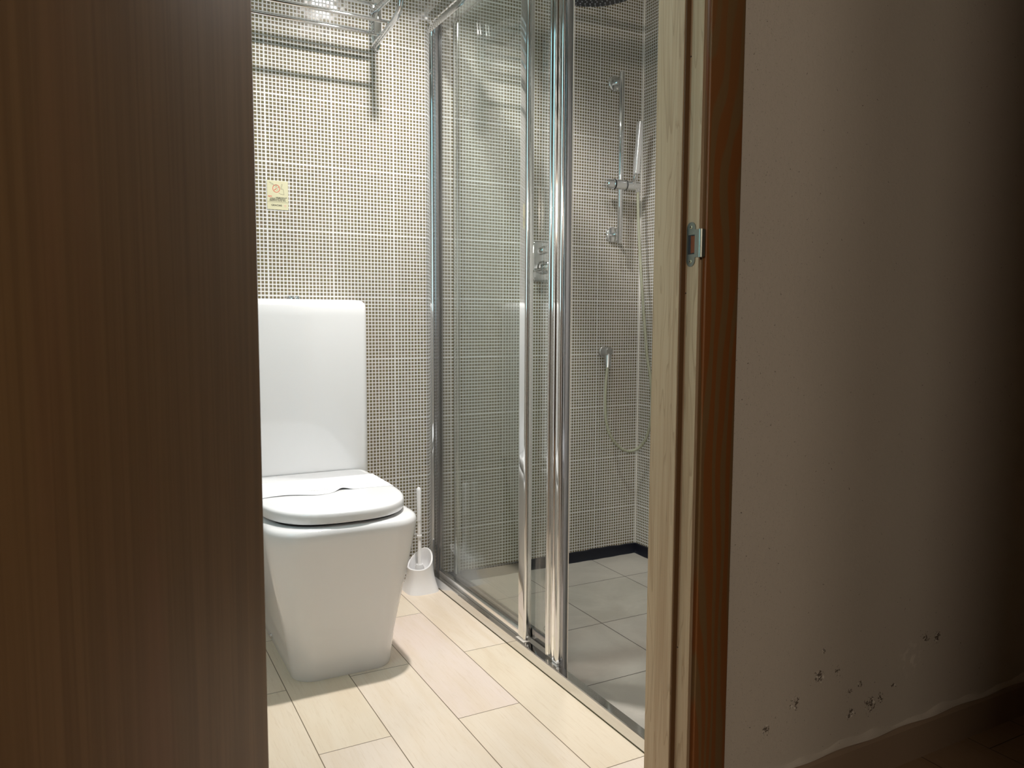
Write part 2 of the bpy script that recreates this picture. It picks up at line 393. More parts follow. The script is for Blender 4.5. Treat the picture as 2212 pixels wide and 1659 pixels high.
# corridor surroundings (behind and beside the viewer), unseen, coloured dark to cut bounce light
struct(B('wall_corridor_left', (CX0 - 0.1, -5.0, -0.1), (CX0, YC + 0.05, 2.5), MAT['umber']))
struct(B('wall_corridor_right', (CX1, -5.0, -0.1), (CX1 + 0.1, YC + 0.05, 2.5), MAT['umber']))
OX0, OX1 = -1.55, -0.72
bm = bmesh.new(); box(bm, (CX0, CY0 - 0.1, -0.1), (OX0, CY0, 2.5)); box(bm, (OX1, CY0 - 0.1, -0.1), (CX1, CY0, 2.5)); box(bm, (OX0, CY0 - 0.1, 2.05), (OX1, CY0, 2.5))
struct(link('wall_corridor_opposite', bm, MAT['umber']))
struct(B('wall_far_room', (CX0, -5.1, -0.1), (CX1, -5.0, 2.5), MAT['umber']))

# navy sealing membrane round the shower floor
bm = bmesh.new()
prof = [(0.0, -0.03), (-0.016, -0.030), (-0.007, -0.020), (-0.004, 0.005), (0.0, 0.008)]
for x0, x1, side in ((0.548, XR, 'b'), (YD, 0.0, 'r')):
    N = 40; rings = []
    for i in range(N + 1):
        t = x0 + (x1 - x0) * i / N; j = 0.0012 * math.sin(i * 1.7) + 0.001 * math.sin(i * 0.6 + 1)
        if side == 'b': rings.append([(t, a - (j if kk in (1, 2) else 0), b + (j if kk > 2 else 0)) for kk, (a, b) in enumerate(prof)])
        else: rings.append([(XR + a - (j if kk in (1, 2) else 0), t, b + (j if kk > 2 else 0)) for kk, (a, b) in enumerate(prof)])
    loft(bm, rings)
struct(link('trim_1', bm, MAT['tar'], smooth=True))
# corner bead of grout in the shower corner
struct(B('trim_2', (XR - 0.005, -0.005, 0.006), (XR + 0.002, 0.002, 2.34), simple('grout_bead', srgb(228, 224, 218), 0.6), bev=0.002))

# door frame: right and left jambs, head, casings
def lining(name, side):
    s = 1 if side == 'r' else -1; xj = RXJ if side == 'r' else LXJ
    bm = bmesh.new()
    P = [(0.0, -1.4895), (0.0, -1.4572), (-0.0112, -1.4572), (-0.0115, -1.4560), (-0.0115, YD - 0.009), (-0.0095, YD - 0.007), (0.0295, YD - 0.007), (0.0295, YC), (0.0035, YC), (0.0035, -1.4885), (0.0025, -1.4895)]
    poly = [(xj + s * a, b) for a, b in P]
    loft(bm, [[(x, y, 0.0) for x, y in poly], [(x, y, DH) for x, y in poly]])
    return link(name, bm, MAT['jamb'], smooth=False)
dj = struct(lining('door_1', 'r'), 'light ash door frame post with rebate on the latch side')
g = bmesh.new(); box(g, (RXJ - 0.0098, -1.4602, 0.0), (RXJ - 0.0006, -1.4574, DH), 0.0008); link('gasket', g, MAT['gasket'], dj)
for z in (.935, .345, 1.305): link('nail_hole', disc(bmesh.new(), (RXJ + .0002, -1.4612, z), (-1, 0, 0), .0012, .0006, 10), MAT['black'], dj)
dl = struct(lining('door_2', 'l'), 'light ash door frame post on the hinge side')
struct(B('trim_3', (LXJ, YC, DH - 0.001), (RXJ, YD - 0.007, DH + 0.03), MAT['jamb']))
def casing(name, x0, x1, z0, z1):
    bm = bmesh.new(); box(bm, (x0, YC - 0.012, z0), (x1, YC, z1), 0.0022, 3); return struct(link(name, bm, MAT['pine'], smooth=True))
casing('trim_4', RXJ + 0.0104, RXJ + 0.0806, 0.0, DH + 0.085)
casing('trim_5', LXJ - 0.075, LXJ - 0.014, 0.0, DH + 0.085)
casing('trim_6', LXJ - 0.014, RXJ + 0.0104, DH + 0.02, DH + 0.085)
# baseboards
def skirt(name, x0, x1):
    bm = bmesh.new(); P = [(YC, 0.0), (YC - 0.010, 0.0), (YC - 0.010, 0.070), (YC - 0.007, 0.076), (YC, 0.078)]
    loft(bm, [[(x, y, z) for y, z in P] for x in (x0, x1)]); struct(link(name, bm, MAT['basebd']))
skirt('baseboard_right', RXJ + 0.081, CX1); skirt('baseboard_left', CX0, LXJ - 0.076)
# lumpy plaster fillet on top of the skirting
bm = bmesh.new(); rings = []
for i in range(90):
    x = 0.47 + i * 0.0145; h = 0.007 + 0.004 * math.sin(i * 0.33) + 0.003 * math.sin(i * 0.9 + 2) + 0.002 * random.random(); d = 0.006 + 0.0025 * math.sin(i * 0.5 + 1)
    rings.append([(x, YC + 0.001, 0.077), (x, YC - d, 0.0775), (x, YC - d * 0.9, 0.079 + h * 0.4), (x, YC - d * 0.3, 0.079 + h), (x, YC + 0.001, 0.081 + h)])
loft(bm, rings); struct(link('trim_7', bm, MAT['plaster'], smooth=True))

# ceiling downlights
for i, (lx, ly) in enumerate(LAMPS):
    t = thing('downlight', ['round chrome rimmed downlight on the bathroom ceiling before the toilet', 'round chrome rimmed downlight on the ceiling over the shower screen'][i], 'light', (lx, ly, CEIL))
    bm = bmesh.new(); ri, ro, n = 0.042, 0.055, 40
    loft(bm, [[(lx + r * math.cos(2 * PI * k / n), ly + r * math.sin(2 * PI * k / n), z) for k in range(n)] for r, z in ((ro, CEIL), (ro, CEIL - 0.030), (ro - 0.003, CEIL - 0.034), (ri, CEIL - 0.034), (ri, CEIL - 0.028))], False, False)
    link('rim', bm, MAT['chrome'], t, True)
    link('diffuser', disc(bmesh.new(), (lx, ly, CEIL - 0.028), (0, 0, -1), ri, 0.004), MAT['lampglow'], t)
# floor lamps of the far room, only their light reaches here
for i, (x, y, z) in enumerate(((-1.60, -3.86, 1.70), (-1.95, -3.93, 1.70))):
    t = thing('floor_lamp', ['floor lamp nearer the doorway in the room behind the viewer', 'floor lamp by the outer wall of the room behind the viewer'][i], 'lamp', (x, y - 0.25, 0))
    link('base', disc(bmesh.new(), (x, y - 0.25, 0), (0, 0, 1), 0.13, 0.02), MAT['satin'], t, True)
    link('pole', tube(bmesh.new(), [(x, y - 0.25, 0.015), (x, y - 0.25, z)], 0.01), MAT['satin'], t, True)
    link('shade', tube(bmesh.new(), [(x, y - 0.25, z - 0.12), (x, y - 0.25, z + 0.12)], [0.15, 0.1], 24, False), MAT['paper'], t, True)

# ================================================================== DOOR LEAF
ang = math.radians(132.0); HX, HY = -0.2925, -1.4940
LW, LT = 0.675, 0.035
leaf = thing('door_leaf', 'dark oak veneered door leaf opened wide, filling the left of the view', 'door', (HX, HY, 0.008))
dv = Vector((math.cos(ang), -math.sin(ang), 0)); nv = Vector((math.sin(ang), math.cos(ang), 0))   # along leaf / visible face normal
nv = Vector((-dv.y, dv.x, 0)); 
if nv.dot(Vector((-0.458 - HX, -2.44 - HY, 0))) < 0: nv = -nv
def leafpt(a, t, z): return Vector((HX, HY, 0)) + dv * a + nv * t + Vector((0, 0, z))
bm = bmesh.new(); box(bm, (0, -LT, 0.008), (LW, 0, 2.04), 0.0015)
for v in bm.verts: v.co = leafpt(v.co.x, v.co.y, v.co.z)
link('panel', bm, MAT['leaf'], leaf, True)
bm = bmesh.new(); box(bm, (-0.0004, -LT + 0.002, 0.010), (0.0002, -0.0012, 2.038))
for v in bm.verts: v.co = leafpt(v.co.x, v.co.y, v.co.z)
link('edge_band', bm, simple('pale_edge_band', srgb(150, 130, 120), 0.5), leaf)
bm = bmesh.new(); box(bm, (0.57, 0.0, 0.93), (0.61, 0.002, 1.09), 0.0008)
for v in bm.verts: v.co = leafpt(v.co.x, v.co.y, v.co.z)
pl = link('handle_plate', bm, MAT['satin'], leaf, True)
bm = bmesh.new(); box(bm, (0.580, 0.0015, 0.99), (0.600, 0.0028, 1.05), 0.0006)
for v in bm.verts: v.co = leafpt(v.co.x, v.co.y, v.co.z)
link('flush_pull', bm, MAT['darkalu'], pl, True)

# ================================================================== STRIKE PLATE
sp = thing('strike_plate', 'small zinc strike plate with two screws on the ash door frame', 'strike plate', (RXJ, -1.474, 1.0125))
def stp(y, z, x=0.0): return (RXJ - 0.0012 - x, y, z)
bm = bmesh.new()
YF = -1.4906; yc = -1.4718
r = 0.0101; zt, zb = 1.0470, 0.9768
outer = []
for i in range(13): a = math.radians(0 + 180 * i / 12); outer.append((yc + r * math.cos(a), zt - r + r * math.sin(a)))
outer += [(yc - r, 1.0348), (YF, 1.0348), (YF, 0.9908), (yc - r, 0.9908)]
for i in range(13): a = math.radians(180 + 180 * i / 12); outer.append((yc + r * math.cos(a), zb + r + r * math.sin(a)))
hy0, hy1, hz0, hz1 = -1.4808, -1.4650, 0.9962, 1.0268
# plate with a hole: triangle-fill between outer loop and hole loop
vo = [bm.verts.new(stp(y, z)) for y, z in outer]; vh = [bm.verts.new(stp(y, z)) for y, z in ((hy1, hz1), (hy0, hz1), (hy0, hz0), (hy1, hz0))]
eo = [bm.edges.new((vo[i], vo[(i + 1) % len(vo)])) for i in range(len(vo))]; eh = [bm.edges.new((vh[i], vh[(i + 1) % 4])) for i in range(4)]
bmesh.ops.triangle_fill(bm, use_beauty=True, edges=eo + eh)
ret = bmesh.ops.extrude_face_region(bm, geom=bm.faces[:])
for v in [q for q in ret['geom'] if isinstance(q, bmesh.types.BMVert)]: v.co.x += 0.0012
link('plate', bm, MAT['steel'], sp)
bm = bmesh.new(); rings = []
for i in range(7):
    a = math.radians(75 * i / 6); ro_, ri_ = 0.0052, 0.0040
    rings.append([(RXJ - 0.0012 + ro_ - ro_ * math.cos(a), YF - ro_ * math.sin(a), 0.9908), (RXJ - 0.0012 + ro_ - ro_ * math.cos(a), YF - ro_ * math.sin(a), 1.0348),
                  (RXJ - 0.0012 + ro_ - ri_ * math.cos(a), YF - ri_ * math.sin(a), 1.0348), (RXJ - 0.0012 + ro_ - ri_ * math.cos(a), YF - ri_ * math.sin(a), 0.9908)])
q_ = rings[-1]; rings.append([(p_[0] + .004, p_[1] - .0012, p_[2] + (.0012 if p_[2] < 1 else -.0012)) for p_ in q_])
loft(bm, rings); link('lip', bm, MAT['steel'], sp, True)
B('mortise', (RXJ - 0.0006, hy0, hz0), (RXJ - 0.0001, hy1, hz1), MAT['black'], sp)
bm = bmesh.new(); tube(bm, [(RXJ - 0.0006, -1.4732, hz0 + 0.0015), (RXJ - 0.0006, -1.4732, hz1 - 0.0015)], [0.0012, 0.0012], 8)
box(bm, (RXJ - 0.0009, hy0 + 0.0004, hz0 + 0.002), (RXJ - 0.0002, -1.4712, hz1 - 0.002), 0.0003); link('latch_pocket', bm, MAT['dkhole'], sp)
for z in (1.0390, 0.9848):
    s_ = link('screw', disc(bmesh.new(), (RXJ - 0.0011, yc, z), (-1, 0, 0), 0.0027, 0.0007, 20, 0.0003), MAT['brass'], sp, True)
    link('screw_recess', disc(bmesh.new(), (RXJ - 0.0017, yc, z), (-1, 0, 0), 0.0014, 0.0002, 10), MAT['black'], s_)

# ================================================================== TOILET
XC = 0.060
toi = thing('toilet', 'white squared close coupled toilet with tall tank against the mosaic wall', 'toilet', (XC, -0.3, 0))
lv = [(0.0, .1270, -.5900, .055), (0.004, .1285, -.5915, .056), (0.03, .131, -.594, .057), (0.08, .1375, -.599, .060), (0.14, .1485, -.608, .066), (0.20, .1605, -.618, .072), (0.26, .1725, -.629, .078), (0.31, .1815, -.639, .082), (0.345, .1870, -.647, .085), (0.365, .1895, -.651, .086), (0.380, .1905, -.653, .087), (0.389, .1885, -.651, .086), (0.3945, .1830, -.6455, .083), (0.396, .1740, -.637, .078)]
bm = bmesh.new(); rings = [rrect(XC - h, XC + h, yf, -0.012, rf, 0.02, z) for z, h, yf, rf in lv]
loft(bm, rings, True, True); bowl = link('bowl', bm, MAT['ceramic'], toi, True)
bm = bmesh.new(); loft(bm, [rrect(XC - .158, XC + .158, -.618, -.17, .10, .02, z) for z in (.3962, .4055)]); link('seat_gap_shadow_ring', bm, MAT['black'], toi, True).name = 'seat_gap_shade'  # black slab put in for the shade between bowl and lid
# lid + seat as one D-shaped slab
def dshape(h, yf, z, n=48):
    pts = []; yb = -0.150; ym = -0.40; wb = h - 0.004
    # back edge rounded corners
    for i in range(7): a = math.radians(0 + 90 * i / 6); pts.append((XC + wb - 0.03 + 0.03 * math.cos(a), yb - 0.03 + 0.03 * math.sin(a), z))
    for i in range(7): a = math.radians(90 + 90 * i / 6); pts.append((XC - wb + 0.03 + 0.03 * math.cos(a), yb - 0.03 + 0.03 * math.sin(a), z))
    ex = 2.0 / 2.75
    for i in range(n + 1):
        a = math.radians(180 + 180 * i / n); c, s = math.cos(a), math.sin(a)
        pts.append((XC + h * math.copysign(abs(c) ** ex, c), ym + (ym - yf) * math.copysign(abs(s) ** ex, s), z))
    return pts
bm = bmesh.new(); L = [(.4035, .180, -.640), (.4045, .1845, -.6445), (.408, .1865, -.6475), (.420, .1868, -.6480), (.4265, .1862, -.6472), (.4300, .1840, -.6450), (.4318, .180, -.641), (.4325, .172, -.633)]
loft(bm, [dshape(h, yf, z) for z, h, yf in L]); lid = link('lid', bm, MAT['seat'], toi, True)
# tank
bm = bmesh.new(); TX0, TX1, TY0 = XC - 0.202, XC + 0.202, -0.147
T = [(.396, .012), (.405, .004), (.42, 0.0), (.90, 0.0), (.928, 0.0008), (.938, .004), (.9445, .011), (.9475, .022), (.948, .034)]
loft(bm, [rrect(TX0 + i_, TX1 - i_, TY0 + i_ * 1.1, -0.004 - i_ * 0.3, .018, .012, z) for z, i_ in T]); tank = link('tank', bm, MAT['ceramic'], toi, True)
fb = link('flush_plate', disc(bmesh.new(), (XC - 0.005, -0.075, .947), (0, 0, 1), 0.022, 0.006, 32, .002), MAT['chrome'], toi, True)
bm = bmesh.new(); disc(bm, (XC - 0.011, -0.075, .9525), (0, 0, 1), 0.010, 0.0045, 20, .0015); link('large_button', bm, MAT['chrome'], fb, True)
bm = bmesh.new(); disc(bm, (XC + 0.008, -0.075, .9525), (0, 0, 1), 0.0065, 0.0045, 20, .0015); link('small_button', bm, MAT['chrome'], fb, True)
bx = XC - .1285
bm = bmesh.new(); tube(bm, [(bx + 0.004, -.305, .020), (bx - .004, -.305, .020), (bx - .0065, -.305, .020), (bx - .0075, -.305, .020)], [.0075, .0075, .0055, .002], 18); link('side_bolt_cap', bm, MAT['chrome'], toi, True)

# paper band lying over the lid, with a lifted fold and faint print
pb = thing('paper_band', 'thin white printed paper strip lying across the closed toilet lid', 'paper strip', (XC, -0.4, .433))
def band_z(x, y):
    s = (x - XC) / .19
    front = max(0.0, 1 - (y + .435) / .06)
    z = .4332
    z += front * (0.0075 * math.exp(-((x - .103) / .018) ** 2) + 0.0022 * math.exp(-((x + .05) / .06) ** 2) )
    return z
def band_front(x):
    return -.425 - .022 * math.exp(-((x - .03) / .05) ** 2) + .012 * math.exp(-((x - .10) / .02) ** 2) - 0.004 * math.sin(x * 30)
bm = bmesh.new(); NX, NY = 80, 16; gr = []
for i in range(NX + 1):
    x = XC - .181 + .362 * i / NX; f = band_front(x); row = []
    for j in range(NY + 1):
        y = f + (-.245 - f) * j / NY
        row.append((x, y, band_z(x, y)))
    gr.append(row)
V = [[bm.verts.new(p) for p in r] for r in gr]; V2 = [[bm.verts.new((p[0], p[1], p[2] - .0003)) for p in r] for r in gr]
for i in range(NX):
    for j in range(NY):
        bm.faces.new((V[i][j], V[i + 1][j], V[i + 1][j + 1], V[i][j + 1])); bm.faces.new((V2[i][j], V2[i][j + 1], V2[i + 1][j + 1], V2[i + 1][j]))
    bm.faces.new((V[i][0], V2[i][0], V2[i + 1][0], V[i + 1][0])); bm.faces.new((V[i][NY], V[i + 1][NY], V2[i + 1][NY], V2[i][NY]))
for r, s_ in ((0, 1), (NX, 1)):
    for j in range(NY): bm.faces.new((V[r][j], V[r][j + 1], V2[r][j + 1], V2[r][j]))
link('strip', bm, MAT['paper'], pb, True)
for (cx, cy, w_, rows_, a_) in ((.045, -.405, .055, 4, 0.0), (.105, -.375, .05, 4, -0.25), (.125, -.392, .035, 3, -.3), (.185, -.385, .04, 4, 0.0), (-.066, -.408, .022, 2, 0.0)):
    bm = bmesh.new()
    for rI in range(rows_):
        x = cx - w_ / 2
        while x < cx + w_ / 2:
            l = random.uniform(.0015, .005); yy = cy + rI * .006 + (x - cx) * a_
            p = [(x, yy), (x + l, yy + l * a_), (x + l, yy + l * a_ + .0016), (x, yy + .0016)]
            bm.faces.new([bm.verts.new((q[0], q[1], band_z(*q) + .00025)) for q in p]); x += l + random.uniform(.0008, .002)
    link('faint_print', bm, MAT['ink'], pb)['kind'] = 'stuff'

# ================================================================== TOILET BRUSH
bxc, byc = .4480, -.0920
tb = thing('toilet_brush', 'white plastic toilet brush standing in its holder beside the shower screen', 'brush', (bxc, byc, 0))
bm = bmesh.new(); n = 56; NR = 14
def cup_h(a):   # rim height: low in front, high at the right back
    return .076 + .052 * (0.5 + 0.5 * math.cos(a - math.radians(35))) ** 1.9
def rad(t, a):  # t 0..1 up the side
    return .060 * (1 - t) + .045 * t - .005 * math.sin(PI * t)
rings = []
def sq(a): c, s = abs(math.cos(a)), abs(math.sin(a)); return 1.0 / ((c ** 3.2 + s ** 3.2) ** (1 / 3.2))
for j in range(NR + 1):
    t = j / NR; rings.append([(bxc + rad(t, 0) * (sq(2 * PI * k / n) * (1 - t) + t) * math.cos(2 * PI * k / n) * .93, byc + rad(t, 0) * (sq(2 * PI * k / n) * (1 - t) + t) * math.sin(2 * PI * k / n), cup_h(2 * PI * k / n) * t) for k in range(n)])
for (f, dz) in ((.95, .0016), (.89, .001), (.86, -.004), (.80, -.03), (.66, -.055)):
    rings.append([(bxc + .044 * f * math.cos(2 * PI * k / n) * .93, byc + .044 * f * math.sin(2 * PI * k / n), max(.012, cup_h(2 * PI * k / n) + dz)) for k in range(n)])
loft(bm, rings, True, True); link('holder', bm, MAT['plastic'], tb, True)
bm = bmesh.new(); P = [(bxc - .003, byc - .004, .055), (bxc - .003, byc - .0042, .075), (bxc - .003, byc - .005, .082), (bxc - .003, byc - .005, .086)]
tube(bm, P, [.0145, .0155, .012, .0115], 24); link('brush_head', bm, MAT['plastic'], tb, True)
bm = bmesh.new()
for i in range(90):
    a = random.uniform(0, 2 * PI); rr_ = random.uniform(.004, .013); x, y = bxc - .003 + rr_ * math.cos(a), byc - .0045 + rr_ * math.sin(a)
    tube(bm, [(x, y, .06), (x + math.cos(a) * .012, y + math.sin(a) * .012, .03)], .0006, 4)
br = link('bristles', bm, MAT['plastic'], tb); br['kind'] = 'stuff'
hx, hy, hz = bxc - .003, byc - .005, .084; tx, ty, tz = bxc - .0045, byc - .004, .343
def hp(t): return (hx + (tx - hx) * t, hy + (ty - hy) * t, hz + (tz - hz) * t)
bm = bmesh.new(); tube(bm, [hp(0), hp(.02), hp(.36), hp(.362), hp(.385), hp(.387), hp(.57), hp(.573), hp(.96), hp(.985), hp(1.0)], [.0100, .0060, .0058, .0088, .0088, .0058, .0060, .0074, .0080, .0068, .003], 20); link('handle', bm, MAT['plastic'], tb, True)

# ================================================================== STICKER SIGN
sg = thing('notice_plate', 'small cream notice with red prohibition ring above the toilet tank', 'sign', (.0317, -.0008, 1.261))
link('card', box(bmesh.new(), (.0004, -.0016, 1.2185), (.0632, -.0002, 1.3045), .0004), MAT['cream'], sg)
YS = -.0018
def flat(name, polys, mat, parent=sg):
    bm = bmesh.new()
    for p in polys:
        v = [bm.verts.new((x, YS, z)) for x, z in p]; bm.faces.new(v)
    return link(name, bm, mat, parent)
def stroke(pts, wd):
    out = []
    for (x0, z0), (x1, z1) in zip(pts, pts[1:]):
        d = Vector((x1 - x0, z1 - z0)); l = d.length
        if l < 1e-7: continue
        nn = Vector((-d.y, d.x)) / l * wd / 2
        out.append([(x0 + nn.x, z0 + nn.y), (x1 + nn.x, z1 + nn.y), (x1 - nn.x, z1 - nn.y), (x0 - nn.x, z0 - nn.y)])
    return out
def Q(u, v): return (.0004 + u * .0628, 1.3045 - v * .086)     # fractions of the card
rc = Q(.44, .27)
ring_ = [(rc[0] + .0102 * math.cos(2 * PI * i / 40), rc[1] + .0110 * math.sin(2 * PI * i / 40)) for i in range(41)]
flat('prohibition_ring', stroke(ring_, .0016) + stroke([Q(.34, .335), Q(.42, .28), Q(.47, .27)], .0018) + stroke([Q(.52, .21), Q(.56, .24)], .0016), MAT['red'])
flat('toilet_drawing', stroke([Q(.66, .28), Q(.77, .28), Q(.80, .47), Q(.62, .45), Q(.55, .41)], .0008) + stroke([Q(.64, .27), Q(.70, .10), Q(.73, .12), Q(.68, .28)], .0006) + stroke([Q(.12, .06), Q(.24, .09), Q(.32, .14), Q(.22, .13), Q(.12, .06)], .0006) + stroke([Q(.30, .16), Q(.31, .19)], .0009) + stroke([Q(.38, .17), Q(.42, .13), Q(.47, .16), Q(.46, .20), Q(.41, .20), Q(.38, .17)], .0007) + stroke([Q(.36, .24), Q(.46, .22), Q(.52, .27), Q(.50, .33), Q(.42, .34)], .0005), MAT['thin'])
def text(name, body, u, v, size, mat, align='CENTER', sx=1.0):
    c = bpy.data.curves.new('tmp', 'FONT'); c.body = body; c.size = size; c.align_x = align; c.offset = size * .028
    o = bpy.data.objects.new('tmp', c); col.objects.link(o); bpy.context.view_layer.update()
    me = bpy.data.meshes.new_from_object(o.evaluated_get(bpy.context.evaluated_depsgraph_get())); bpy.data.objects.remove(o)
    x0, z0 = Q(u, v)
    for vv in me.vertices: vv.co = Vector((x0 + vv.co.x * sx, YS, z0 + vv.co.y))
    me.materials.append(mat); ob = bpy.data.objects.new(name, me); col.objects.link(ob); ob.parent = sg; ob.matrix_parent_inverse = Matrix.Translation(sg.location).inverted(); return ob
text('lettering_red', 'NO', .05, .575, .0062, MAT['red'], 'LEFT', 1.15)
text('lettering', 'ARROJE TOALLAS,', .95, .590, .0036, MAT['dark'], 'RIGHT', .98 * 1.2)
text('lettering', 'PAPELES, COMPRESAS O', .50, .628, .0036, MAT['dark'], 'CENTER', .98 * 1.2)
text('lettering', 'ELEMENTOS DE USO', .50, .668, .0036, MAT['dark'], 'CENTER', 1.38)
text('lettering', 'PERSONAL EN EL WC.', .50, .708, .0036, MAT['dark'], 'CENTER', 1.38)
text('lettering', 'GRACIAS', .44, .875, .0068, MAT['dark'], 'CENTER', 1.12)
dsh = []; x = .04
while x < .95: l = random.uniform(.02, .06); dsh += stroke([Q(x, .742), Q(x + l, .742)], .0009); x += l + .012
flat('small_print', dsh, MAT['thin'])
flat('heart', stroke([Q(.80, .835), Q(.83, .83), Q(.845, .845), Q(.86, .83), Q(.89, .835), Q(.885, .86), Q(.845, .90), Q(.805, .86), Q(.80, .835)], .0008), MAT['pink'])

# ================================================================== TOWEL RACK
rk = thing('towel_rack', 'chrome towel rack with parallel rods high on the wall above the toilet', 'towel rack', (0.0, 0.0, 1.80))
for s, xb in ((1, .334), (-1, -.34)):
    cxp = xb + .010 * s
    bm = bmesh.new(); n = 36
    def oval(sc, y): return [(cxp + .0185 * sc * math.copysign(abs(math.cos(2 * PI * k / n)) ** .8, math.cos(2 * PI * k / n)), y, 1.825 + .095 * (1 - (1 - sc) * .3) * math.copysign(abs(math.sin(2 * PI * k / n)) ** .75, math.sin(2 * PI * k / n))) for k in range(n)]
    loft(bm, [oval(1, 0.0), oval(1, -.006), oval(.9, -.011), oval(.72, -.0125)]); bk = link('bracket_plate', bm, MAT['chrome'], rk, True)
    link('screw', disc(bmesh.new(), (cxp + .002, -.012, 1.826), (0, -1, 0), .0028, .0012, 14), MAT['darkalu'], bk, True)
    bm = bmesh.new()
    tube(bm, smooth_path([(xb, -.010, 1.7415), (xb, -.06, 1.746), (xb, -.12, 1.7515), (xb, -.18, 1.7575), (xb, -.225, 1.765), (xb, -.253, 1.778), (xb, -.262, 1.797), (xb, -.253, 1.818), (xb, -.228, 1.832), (xb, -.18, 1.8375), (xb, -.10, 1.842), (xb, -.010, 1.849)], 6), .0088, 18)
    link('side_arm', bm, MAT['chrome'], rk, True)
for (y, z, rr_) in ((-.0765, 1.7580, .0050), (-.172, 1.7640, .0050), (-.055, 1.8560, .0050), (-.12, 1.8520, .005), (-.19, 1.8480, .005)):
    link('rod', tube(bmesh.new(), [(-.338, y, z), (.330, y, z)], rr_, 14), MAT['chrome'], rk, True)

# ================================================================== SHOWER SCREEN
sc = thing('shower_screen', 'framed glass sliding shower screen standing open beside the toilet', 'shower screen', (.52, -.6, 0))
Y1 = YD + .002
# floor channel
bm = bmesh.new(); P = [(.5055, -.030), (.5055, .002), (.503, .003), (.503, .029), (.5042, .0315), (.526, .0320), (.5275, .0305), (.5275, -.030)]
loft(bm, [[(x, y, z) for x, z in P] for y in (-.002, Y1)]); ch = link('floor_channel', bm, MAT['alu'], sc, False)
bm = bmesh.new(); box(bm, (.5020, Y1, -.0), (.5030, -.12, .0022)); link('silicone_line', bm, simple('olive_silicone', srgb(70, 66, 40), .6), ch)
# top rail
bm = bmesh.new(); P = [(.512, 1.806), (.510, 1.809), (.510, 1.826), (.5125, 1.829), (.5125, 1.832), (.510, 1.835), (.510, 1.868), (.5125, 1.871), (.550, 1.871), (.552, 1.868), (.552, 1.806)]
loft(bm, [[(x, y, z) for x, z in P] for y in (-.035, Y1)]); link('top_rail', bm, MAT['alu'], sc, True)
# wall profile with rounded nose + fixed pane frame
bm = bmesh.new(); poly = [(.548, -.002), (.548, -.034), (.530, -.036), (.522, -.034), (.516, -.028), (.5125, -.019), (.511, -.009), (.511, -.002)]
loft(bm, [[(x, y, z) for x, y in poly] for z in (.032, 1.828)]); link('wall_profile', bm, MAT['chrome'], sc, True)
bm = bmesh.new(); poly = [(.534, -.036), (.522, -.036), (.520, -.040), (.520, -.058), (.5225, -.060), (.5225, -.063), (.520, -.065), (.520, -.088), (.5215, -.090), (.534, -.090)]
loft(bm, [[(x, y, z) for x, y in poly] for z in (.032, 1.806)]); f1 = link('rear_stile', bm, MAT['darkalu'], sc, True)  # dark tint stands in for the dark reflection on this stile
bm = bmesh.new(); box(bm, (.517, -.652, .032), (.533, -.090, .0525), .0015); link('bottom_rail', bm, MAT['pale'], sc, True)
link('fixed_pane', box(bmesh.new(), (.5245, -.655, .050), (.5295, -.088, 1.808)), MAT['glass'], sc)
bm = bmesh.new(); poly = [(.5345, -.6500), (.5160, -.6500), (.5142, -.6520), (.5142, -.6770), (.5147, -.6802), (.5160, -.6830), (.5182, -.6850), (.5210, -.6860), (.5340, -.6860), (.5350, -.683), (.5350, -.652)]
loft(bm, [[(x, y, z) for x, y in poly] for z in (.0325, 1.806)]); st = link('front_stile', bm, MAT['alu'], sc, True)
link('stile_screw', disc(bmesh.new(), (.5235, -.6855, .044), (0, -1, 0), .0028, .0018, 16, .0008), MAT['plastic'], st, True)
bm = bmesh.new(); box(bm, (.509, -.6895, .0320), (.530, -.646, .0332), .0005); link('stile_foot', bm, MAT['seal'], st, True)
# sliding panel
slid = link('sliding_pane', box(bmesh.new(), (.5405, -.805, .064), (.5455, -.170, 1.800)), MAT['glass'], sc)
bm = bmesh.new(); box(bm, (.5370, -.790, .036), (.5495, -.165, .066), .0015); link('bottom_rail', bm, MAT['darkalu'], slid, True)  # chrome rail's dark reflection put into the metal colour
bm = bmesh.new(); box(bm, (.5370, -.190, .036), (.5495, -.165, 1.800), .002); link('rear_stile', bm, MAT['alu'], slid, True)
bm = bmesh.new()
poly = [(.5480, -.7840), (.5215, -.7840), (.5200, -.7855), (.5185, -.7880), (.5185, -.7915), (.5200, -.7940), (.5225, -.7955), (.5225, -.8040), (.5212, -.8060), (.5212, -.8180), (.5240, -.8200), (.5240, -.8235), (.5205, -.8260), (.5198, -.8300), (.5198, -.8370), (.5204, -.8402), (.5218, -.8428), (.5240, -.8446), (.5262, -.8452), (.5480, -.8450)]
loft(bm, [[(x, y, z) for x, y in poly] for z in (.038, 1.806)]); hs = link('handle_stile', bm, MAT['alu'], slid, True)
bm = bmesh.new(); box(bm, (.5262, -.8600, .020), (.5395, -.8440, 1.806), .0012); link('magnetic_strip_carrier', bm, MAT['darkalu'], slid, True)
bm = bmesh.new(); box(bm, (.5395, -.8612, .020), (.5415, -.8450, 1.806), .0006); link('pale_seal', bm, MAT['seal'], slid, True)
bm = bmesh.new(); box(bm, (.5200, -.8420, .0325), (.5330, -.8180, .0400), .002); disc(bm, (.5215, -.8445, .040), (0, -1, 0), .0036, .003, 14, .001); link('guide_shoe', bm, MAT['plastic'], slid, True)

